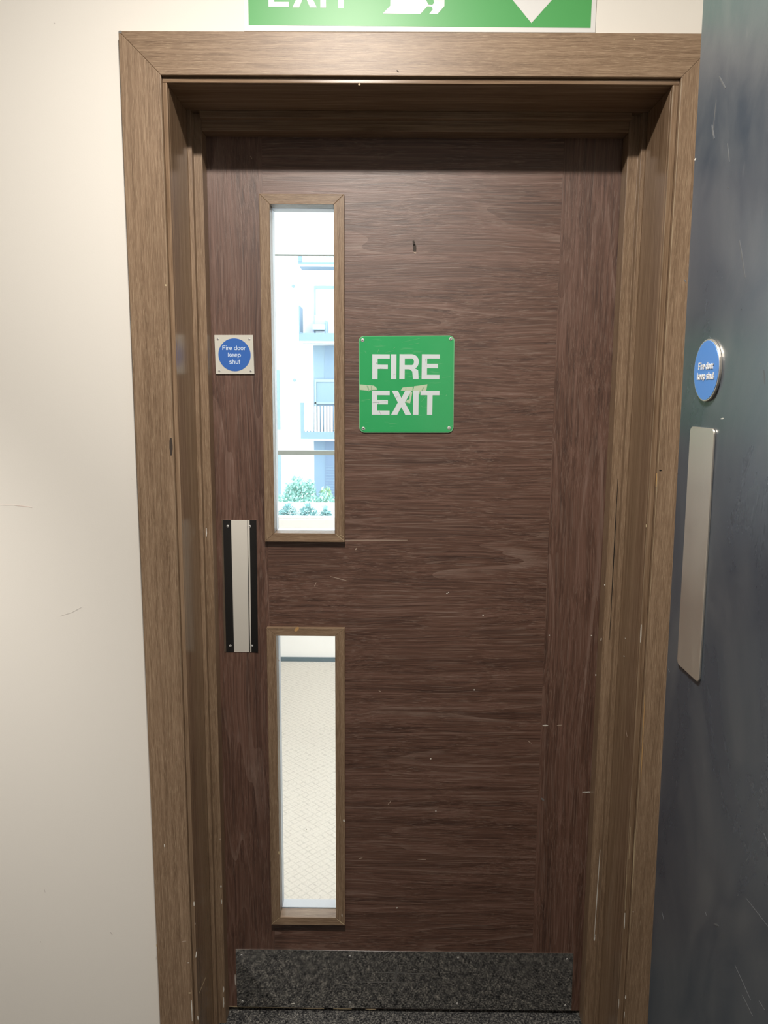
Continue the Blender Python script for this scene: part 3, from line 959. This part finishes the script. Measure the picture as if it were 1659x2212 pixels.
for (a0, b0, a1, b1, w) in ((428, 410, 450, 362, 6), (545, 405, 660, 380, 4), (660, 350, 682, 335, 5), (1068, 1110, 1138, 1030, 5), (1365, 760, 1490, 752, 5), (1425, 1022, 1438, 1010, 8), (235, 370, 275, 415, 4), (780, 260, 1040, 205, 3), (880, 295, 1030, 270, 3), (215, 1082, 325, 1072, 4), (1062, 1150, 1085, 1185, 4), (1485, 170, 1505, 205, 12), (262, 1500, 268, 1506, 8)):
    (x0, z0), (x1, z1) = sq(a0, b0), sq(a1, b1)
    d = Vector((x1 - x0, z1 - z0)).normalized() * w * 0.00007
    prism_xz([(x0 - d.y * 0.5, z0 + d.x * 0.5), (x0 + d.y * 0.5, z0 - d.x * 0.5), (x1 + d.y, z1 - d.x), (x1 - d.y, z1 + d.x)], D - 0.0031, D - 0.0029, bm)
spart('scuffs', bm, plain('sign_scuff', (0.16, 0.46, 0.22, 1), 0.6), fx, S_B)['kind'] = 'stuff'

# ---------------------------------------------------------------- square blue-disc notice on the door
N_B = (-0.3230, D, 1.5450)
nt = tag(empty('fire_door_notice', N_B), 'small square pale metal plate with blue disc reading Fire door keep shut', 'sign')
spart('plate', prism_xz([(-0.3628, 1.5048), (-0.2820, 1.5053), (-0.2836, 1.5855), (-0.3642, 1.5850)], D - 0.0030, D - 0.0002), M_PLATE, nt, N_B, bevel=0.0004)
spart('blue_disc', prism_xz(circle(-0.32270, 1.5447, 0.0338), D - 0.0033, D - 0.0029), M_BLUE, nt, N_B)
MY = Matrix(((1, 0, 0, -N_B[0]), (0, 0, -1, -0.0035), (0, 1, 0, -N_B[2]), (0, 0, 0, 1)))
for s, x0, x1, z0 in (('Fire door', -0.3480, -0.2989, 1.5543), ('keep', -0.3367, -0.3092, 1.5402), ('shut', -0.3341, -0.3106, 1.5261)):
    stroke_text('lettering', s, x0, x1, z0, 0.0090, 0.00150, M_BTXT, nt, MY)
screws(nt, [(-0.3565, 1.5768), (-0.2910, 1.5769), (-0.3554, 1.5114), (-0.2895, 1.5115)], D - 0.003, SCREW_S, N_B)

# ---------------------------------------------------------------- wide exit sign over the frame
E_B = (0.0497, -0.003, 2.0951)
ex = tag(empty('exit_sign', E_B), 'wide green and white EXIT sign on the wall above the door frame', 'sign')
zb = 2.0945
spart('board', prism_xz([(-0.2588, zb), (0.3582, zb), (0.3582, 2.30), (-0.2588, 2.30)], -0.003, -0.0001), M_SIGNW2, ex, E_B, bevel=0.0003)
spart('green_field', prism_xz([(-0.2504, 2.1038), (0.3497, 2.1018), (0.3497, 2.291), (-0.2504, 2.291)], -0.0033, -0.0029), M_GREEN2, ex, E_B)
letters([('E', -0.2150, -0.1793, 2.1336, 2.1890), ('X', -0.1730, -0.1306, 2.1329, 2.1885), ('I', -0.1242, -0.1144, 2.1327, 2.1880), ('T', -0.1073, -0.0687, 2.1324, 2.1877)], -0.0036, -0.0032, M_SIGNW2, ex, E_B, 0.0100)
# running-figure doorway: white doorway shape cut by the green figure's leg
dp = [(-0.0147, 2.1234), (0.0509, 2.1229), (0.0629, 2.1354), (0.0690, 2.1352), (0.0714, 2.1337), (0.0725, 2.1305), (0.0663, 2.1230), (0.0809, 2.1230), (0.0928, 2.1358), (0.0928, 2.2650), (-0.0018, 2.2650), (-0.0018, 2.1361)]
spart('pictogram', prism_xz(dp, -0.0036, -0.0032), M_SIGNW2, ex, E_B)
fig = [(x - 0.0129, z + 0.0009) for x, z in [(0.0775, 2.1376), (0.0846, 2.1371), (0.0874, 2.1400), (0.0868, 2.1440), (0.0800, 2.1600), (0.0700, 2.1740), (0.0660, 2.1900), (0.0780, 2.1980), (0.0900, 2.1860), (0.0960, 2.1910), (0.0820, 2.2110), (0.0560, 2.2200), (0.0400, 2.2080), (0.0300, 2.1900), (0.0370, 2.1860), (0.0470, 2.2000), (0.0500, 2.1780), (0.0440, 2.1640), (0.0240, 2.1640), (0.0240, 2.1540), (0.0520, 2.1540), (0.0620, 2.1640), (0.0740, 2.1440)]]
spart('running_figure', prism_xz(fig, -0.0038, -0.0035), M_GREEN2, ex, E_B)
spart('running_figure_head', prism_xz(circle(0.0700, 2.2310, 0.0100, 24), -0.0038, -0.0035), M_GREEN2, ex, E_B)
spart('arrow', prism_xz([(0.2458, 2.1091), (0.2960, 2.1636), (0.2640, 2.1636), (0.2640, 2.2650), (0.2280, 2.2650), (0.2280, 2.1636), (0.1956, 2.1636)], -0.0036, -0.0032), M_SIGNW2, ex, E_B)

# ---------------------------------------------------------------- open navy door leaf on the right
LX, LY = 0.3685, -0.4795
PIV = Vector((LX, LY, 1.495))
LEAN = -0.0100                                     # the leaf hangs a touch out of plumb


def lpart(name, bm, mat, parent, base, bevel=0.0):
    for v in bm.verts:
        v.co -= Vector(base)
    return link(name, bm, mat, parent, bevel=bevel)


leaf = tag(lpart('door_2', boxes((LX, LX + 0.044, LY - 0.93, LY, 0.02, 2.30)), M_NAVY, None, PIV, 0.001), 'navy blue door standing open at the right with scuffed paint', 'door', kind='structure')
leaf.location = PIV
leaf.rotation_euler = (0, LEAN, 0)
ch = chips('leaf', leaf, 'X', LX, -1)
ch.location = -PIV
tag(lpart('push_plate', prism_yz(round_rect(-0.5875, -0.5190, 1.1262, 1.4261, 0.007), LX - 0.0025, LX - 0.0001), M_SATIN, leaf, PIV, 0.0006), 'satin steel push plate with rounded corners')
R_B = (LX, -0.5577, 1.4917)
rd = tag(empty('fire_door_disc', R_B), 'round blue Fire door keep shut disc on the navy door', 'sign')
rd.rotation_euler = (0, LEAN, 0)
for nm, r, x0, x1, mt in (('metal_rim', 0.0354, LX - 0.0030, LX - 0.0001, M_SATIN), ('blue_face', 0.0336, LX - 0.0034, LX - 0.0029, M_BLUE2)):
    lpart(nm, prism_yz([(R_B[1] + a, R_B[2] + b) for a, b in circle(0, 0, r)], x0, x1), mt, rd, R_B, 0.0004 if nm == 'metal_rim' else 0.0)
MX = Matrix(((0, 0, -1, -0.0036), (-1, 0, 0, 0.0), (0, 1, 0, 0.0), (0, 0, 0, 1)))
stroke_text('lettering', 'Fire door', -0.0215, 0.0215, 0.0012, 0.0080, 0.0016, M_SIGNW2, rd, MX)
stroke_text('lettering', 'keep shut', -0.0240, 0.0240, -0.0102, 0.0080, 0.0016, M_SIGNW2, rd, MX)

# ---------------------------------------------------------------- room beyond the door
YF = 2.62
BX0, BX1 = -2.6, 1.6
tag(link('floor_beyond', boxes((BX0, BX1, D + 0.02, YF, -0.1, 0.0)), M_CARPET2), 'pale lattice patterned carpet beyond the exit door', 'floor', kind='structure')
tag(link('ceiling_beyond', boxes((BX0, BX1, 0.2264, YF + 0.15, ZC, ZC + 0.1)), M_CEIL), 'white ceiling beyond the exit door', 'ceiling', kind='structure')
tag(link('wall_beyond_left', boxes((BX0 - 0.1, BX0, 0.2264, YF + 0.15, 0, ZC)), M_WHITE), 'white wall of the room beyond the exit door', 'wall', kind='structure')
tag(link('wall_beyond_right', boxes((BX1, BX1 + 0.1, 0.2264, YF + 0.15, 0, ZC)), M_WHITE), 'white wall at the far right beyond the exit door', 'wall', kind='structure')
tag(link('wall_window', boxes((BX0, BX1, YF, YF + 0.15, 0.0, 0.798)), M_WHITE), 'low white wall under the big window', 'wall', kind='structure')
tag(link('shadow_strip_window', boxes((BX0, BX1, YF - 0.012, YF - 0.0002, 0.0002, 0.022)), plain('blue_grey_shadow', (0.12, 0.17, 0.20, 1), 0.5)), 'thin blue-grey strip painted as the shadow line under the window wall', 'shadow strip', kind='structure')  # shadow at the foot of the wall, drawn as a dark strip

win = tag(empty('window_1', (-0.4, YF, 0.823)), 'wide window with pale grey rails beyond the exit door', 'window', kind='structure')
M_ALU = plain('pale_grey_aluminium', (0.30, 0.33, 0.31, 1), 0.5)
W0 = (-0.4, YF, 0.823)


def wpart(name, bm, mat, parent=win):
    for v in bm.verts:
        v.co -= Vector(W0)
    return link(name, bm, mat, parent)


wpart('transom', boxes((BX0, BX1, YF + 0.05, YF + 0.10, 1.147, 1.170)), M_ALU)
wpart('head_rail', boxes((BX0, BX1, YF + 0.05, YF + 0.10, 2.44, ZC)), M_ALU)
wpart('bottom_rail', boxes((BX0, BX1, YF + 0.05, YF + 0.10, 0.7982, 0.801)), M_WHITE)
mulls = [BX0, -1.30, 0.15, BX1]
for x in mulls:
    wpart('mullion', boxes((x - 0.025, x + 0.025, YF + 0.05, YF + 0.10, 0.801, 2.44)), M_ALU)
for a, b in zip(mulls, mulls[1:]):
    for z0, z1 in ((0.801, 1.147), (1.170, 2.44)):
        wpart('glass_pane', boxes((a + 0.025, b - 0.025, YF + 0.072, YF + 0.078, z0, z1)), M_GLASS)

bl = tag(empty('roller_blind', (-0.55, YF + 0.02, 2.184)), 'white roller blind drawn part way down the window beyond the door', 'blind')
k = NT('white_blind_fabric')
k.b.inputs['Base Color'].default_value = (0.92, 0.92, 0.91, 1)
k.b.inputs['Roughness'].default_value = 0.9
tl = k.node('ShaderNodeBsdfTranslucent')
tl.inputs[0].default_value = (0.9, 0.9, 0.9, 1)
mx = k.node('ShaderNodeMixShader')
mx.inputs[0].default_value = 0.8
k.link(k.b.outputs[0], mx.inputs[1])
k.link(tl.outputs[0], mx.inputs[2])
k.link(mx.outputs[0], k.n['Material Output'].inputs['Surface'])
RB = (-0.55, YF + 0.02, 2.184)
for nm, bx, mt in (('hem_bar', (-1.26, 0.11, YF + 0.016, YF + 0.024, 2.182, 2.189), M_ALU), ('cassette', (-1.27, 0.12, YF + 0.0, YF + 0.045, 2.44, 2.4998), M_WHITE)):
    bm = boxes(bx)
    for v in bm.verts:
        v.co -= Vector(RB)
    link(nm, bm, mt, bl)
bm = bmesh.new()
fv = [bm.verts.new((x - RB[0], 0.0, z - RB[2])) for x, z in ((-1.26, 2.188), (0.11, 2.188), (0.11, 2.445), (-1.26, 2.445))]
bm.faces.new(fv)
link('fabric', bm, k.m, bl)

# ---------------------------------------------------------------- outside: building, path, plants
gb = bmesh.new()
prof = [(YF + 0.15, -0.74), (14.4, -0.74), (14.6, -1.62), (40, -1.62)]
prism_yz(prof + [(40, -2.2), (YF + 0.15, -2.2)], -16, 12, gb)
tag(link('ground', gb, plain('pale_concrete_paving', (0.62, 0.62, 0.60, 1), 0.9)), 'pale paving outside the window', 'ground', kind='structure')

YB = 21.4
bd = tag(empty('apartment_building', (-2.5, YB, -1.62)), 'white apartment building with grey-blue balconies seen through the door glass', 'building')
B_B = (-2.5, YB, -1.62)
M_RENDER = plain('white_render', (0.84, 0.85, 0.85, 1), 0.8)
M_SLATE = plain('slate_blue_cladding', (0.17, 0.26, 0.36, 1), 0.6)
M_SLATE2 = plain('pale_slate_cladding', (0.20, 0.30, 0.38, 1), 0.6)
M_RAILB = plain('pale_blue_rail', (0.38, 0.52, 0.58, 1), 0.5)
M_PALEF = plain('pale_window_frame', (0.28, 0.38, 0.42, 1), 0.5)
M_DUSK = plain('dusky_louvre', (0.14, 0.21, 0.32, 1), 0.6)
M_WGL = plain('bright_curtain', (0.78, 0.82, 0.84, 1), 0.3)
M_CREAM = plain('cream_fence_board', (0.62, 0.56, 0.50, 1), 0.8)


def bpart(name, bs, mat, parent=bd):
    bm = boxes(*bs)
    for v in bm.verts:
        v.co -= Vector(B_B) - Vector((-0.148, 0, -0.008))
    return link(name, bm, mat, parent)


bpart('facade', [(-12, 6, YB, YB + 6, -1.62, 9.0)], M_RENDER)
# recessed bay with door sets below and between the balconies
for z0, z1, nm in ((-1.55, 0.213, 'bay_cladding'), (0.50, 2.96, 'bay_cladding')):
    bpart(nm, [(-2.075, -0.6, YB - 0.05, YB - 0.001, z0, z1)], M_SLATE2 if z0 > 0 else M_SLATE)
    bpart('bay_louvre', [(-1.74, -0.6, YB - 0.07, YB - 0.05, z0, z1 if z0 < 0 else z1)], M_DUSK if z0 < 0 else M_SLATE)
for i in range(11):
    z = -1.45 + i * 0.085
    bpart('louvre_slat', [(-1.72, -0.62, YB - 0.085, YB - 0.07, z, z + 0.022)], M_SLATE)
lw = bpart('window', [(-2.02, -0.7, YB - 0.10, YB - 0.07, 1.30, 1.98)], M_SLATE2)
for bx in ((-2.04, -0.68, YB - 0.13, YB - 0.10, 1.91, 1.99), (-2.04, -1.99, YB - 0.13, YB - 0.10, 0.5, 1.91), (-2.04, -0.68, YB - 0.13, YB - 0.10, 1.27, 1.32)):
    bpart('window_frame', [bx], M_PALEF, None).parent = lw
uw = bpart('window', [(-2.0, -0.9, YB - 0.02, YB - 0.001, 3.29, 4.60)], M_WGL)
for bx in ((-2.045, -0.88, YB - 0.06, YB - 0.02, 4.585, 4.67), (-2.045, -1.995, YB - 0.06, YB - 0.02, 3.26, 4.585), (-0.93, -0.88, YB - 0.06, YB - 0.02, 3.26, 4.585)):
    bpart('window_frame', [bx], M_PALEF, None).parent = uw


def balcony(z_slab, h_slab, z_top, panel, dep=1.0, x0=-2.40):
    sl = bpart('balcony', [(x0, 0.2, YB - dep, YB - 0.051 if z_slab < 3 else YB - 0.001, z_slab, z_slab + h_slab)], M_SLATE)
    bpart('balcony_edge', [(x0 - 0.01, 0.2, YB - dep - 0.02, YB - dep, z_slab - 0.05, z_slab)], M_RENDER, None).parent = sl
    bpart('corner_post', [(x0 - 0.0, x0 + 0.10, YB - dep - 0.012, YB - dep + 0.09, z_slab + h_slab, z_top)], M_SLATE, None).parent = sl
    for i in range(26):
        x = x0 + 0.12 + i * 0.095
        bpart('baluster', [(x, x + (0.055 if panel else 0.02), YB - dep, YB - dep + 0.02, z_slab + h_slab, z_top - (0.1 if panel else 0.0))], M_CREAM if panel else M_RAILB, None).parent = sl
    return sl


balcony(0.26, 0.21, 1.31, True, 0.7)
mb = balcony(3.03, 0.23, 3.27, False, 0.9)
bpart('side_screen', [(-2.40, -2.37, YB - 0.9, YB - 0.05, 3.26, 4.02)], M_SLATE, None).parent = mb
tb = balcony(5.12, 0.08, 5.52, False, 0.9)
for z in (4.653, 1.953):
    bm = prism_xz(circle(-2.796, z, 0.052, 20), YB - 0.03, YB - 0.001)
    for v in bm.verts:
        v.co -= Vector(B_B)
    link('wall_vent', bm, plain('vent_grey', (0.20, 0.28, 0.30, 1), 0.6), bd)
for z0, z1 in ((-1.5, -0.15), (0.5, 2.25)):
    bpart('drainpipe', [(-3.19, -3.085, YB - 0.08, YB - 0.001, z0, z1)], M_SLATE2)

# a cushioned chair on the balcony over the bay
pc = tag(empty('garden_chair', (-1.98, YB - 0.5, 3.253)), 'pale cushioned chair on the upper balcony seen through the glass', 'chair')
M_CUSH = plain('pale_cushion', (0.42, 0.56, 0.62, 1), 0.8)
link('seat', boxes((-0.21, 0.17, -0.22, 0.22, 0.10, 0.26)), M_CUSH, pc, bevel=0.03)
link('backrest', boxes((-0.19, 0.15, 0.12, 0.24, 0.26, 0.55)), M_CUSH, pc, bevel=0.03)
for sx in (-0.19, 0.14):
    for sy in (-0.20, 0.17):
        link('leg', boxes((sx, sx + 0.03, sy, sy + 0.03, 0.0, 0.11)), M_DUSK, pc)
link('armrest', boxes((0.17, 0.22, -0.22, 0.22, 0.0, 0.36)), M_SLATE2, pc, bevel=0.01)


def leafy(name, label, cx, cy_, z0, rx, ry, rz, n, size, mats, group=None):
    root = tag(empty(name, (cx, cy_, z0)), label, 'shrub', group)
    bm = bmesh.new()
    for i in range(n):
        while True:
            p = Vector((random.uniform(-1, 1), random.uniform(-1, 1), random.uniform(0, 1)))
            r4 = p.x ** 4 + p.y ** 4 + p.z ** 4
            if 0.06 < r4 < 1:
                break
        p = Vector((p.x * rx, p.y * ry, p.z * rz * (0.94 + 0.06 * math.sin(p.x * 7 + cx * 5 + p.y * 4))))
        q = Vector((random.gauss(0, 1), random.gauss(0, 1), random.gauss(0, 1))).normalized()
        t = q.cross(Vector((0.3, 0.5, 0.8))).normalized()
        s = size * random.uniform(0.6, 1.3)
        vs = [bm.verts.new(p + a) for a in (-q * s, t * s * 0.4, q * s, -t * s * 0.4)]
        bm.faces.new(vs).material_index = random.randrange(len(mats))
    f = link('foliage', bm, mats, root)
    f['kind'] = 'stuff'
    st = bmesh.new()
    for i in range(4):
        x, y = random.uniform(-.3, .3) * rx, random.uniform(-.3, .3) * ry
        box(st, x - 0.012, x + 0.012, y - 0.012, y + 0.012, 0.0, rz * 0.6)
    link('stems', st, plain('stem_brown', (0.12, 0.09, 0.06, 1), 0.8), root)['kind'] = 'stuff'
    return root


LG = [plain('leaf_teal_green', (0.32, 0.56, 0.51, 1), 0.6), plain('leaf_mid_green', (0.38, 0.62, 0.57, 1), 0.6), plain('leaf_pale_green', (0.46, 0.68, 0.62, 1), 0.6)]
LG2 = [plain('leaf_blue_green', (0.24, 0.46, 0.48, 1), 0.55), plain('leaf_aqua', (0.33, 0.56, 0.57, 1), 0.55), plain('leaf_silver', (0.46, 0.66, 0.66, 1), 0.55)]
gz = -1.62
leafy('shrub', 'rounded green shrub left of the building bay, outside', -2.02, 15.9, gz, 0.40, 0.42, 1.27, 4200, 0.055, LG)
leafy('shrub', 'low spreading green shrub along the path edge, outside', -1.95, 14.95, -1.62, 1.15, 0.3, 1.02, 6000, 0.045, LG)
leafy('shrub', 'small yellow-green shrub in front of the blue louvres, outside', -1.42, 15.85, gz, 0.17, 0.3, 1.06, 1500, 0.05, [LG[2], LG[1], plain('leaf_lime', (0.42, 0.55, 0.25, 1), 0.6)])
for x, y, h, w, lab in ((-0.793, 4.53, 1.358, 0.100, 'bushy blue-green plant at the left end under the window, outside'),
                        (-0.667, 4.80, 1.322, 0.105, 'broad arching blue-green plant in the middle under the window, outside'),
                        (-0.497, 4.53, 1.335, 0.072, 'small spiky plant at the right end under the window, outside')):
    root = tag(empty('border_plant', (x, y, -0.74)), lab, 'plant', 'border plants under the window')
    bm = bmesh.new()
    for i in range(2200):
        p = Vector((random.gauss(0, 1), random.gauss(0, 1), random.gauss(0, 1))).normalized() * random.uniform(0.5, 1.0)
        p = Vector((p.x * w, p.y * w, h - 0.16 + p.z * 0.15))
        q = Vector((random.gauss(0, 1), random.gauss(0, 1), random.gauss(0, 0.6))).normalized()
        t = q.cross(Vector((0.3, 0.5, 0.8))).normalized()
        sz = 0.016 * random.uniform(0.6, 1.3)
        bm.faces.new([bm.verts.new(p + a) for a in (-q * sz, t * sz * 0.45, q * sz, -t * sz * 0.45)]).material_index = random.randrange(3)
    link('foliage', bm, LG2, root)['kind'] = 'stuff'
    bm = bmesh.new()
    for j in range(5):
        box(bm, -0.02 + j * 0.008, -0.014 + j * 0.008, -0.003, 0.003, 0.0, h - 0.14)
    link('stems', bm, plain('stem_green', (0.14, 0.17, 0.10, 1), 0.8), root)['kind'] = 'stuff'
    bm = bmesh.new()
    for j in range(18):
        a = random.uniform(0, 6.28)
        L = w * random.uniform(0.5, 1.0)
        base = Vector((0, 0, h - 0.06))
        prev = None
        for st_ in range(6):
            t = st_ / 5
            c = base + Vector((math.cos(a) * L * t, math.sin(a) * L * t, 0.075 * math.sin(t * 2.3)))
            n_ = Vector((-math.sin(a), math.cos(a), 0)) * 0.008 * (1 - t * 0.85)
            cur = (bm.verts.new(c + n_), bm.verts.new(c - n_))
            if prev:
                bm.faces.new((prev[0], cur[0], cur[1], prev[1])).material_index = j % 3
            prev = cur
    link('blades', bm, LG2, root)['kind'] = 'stuff'
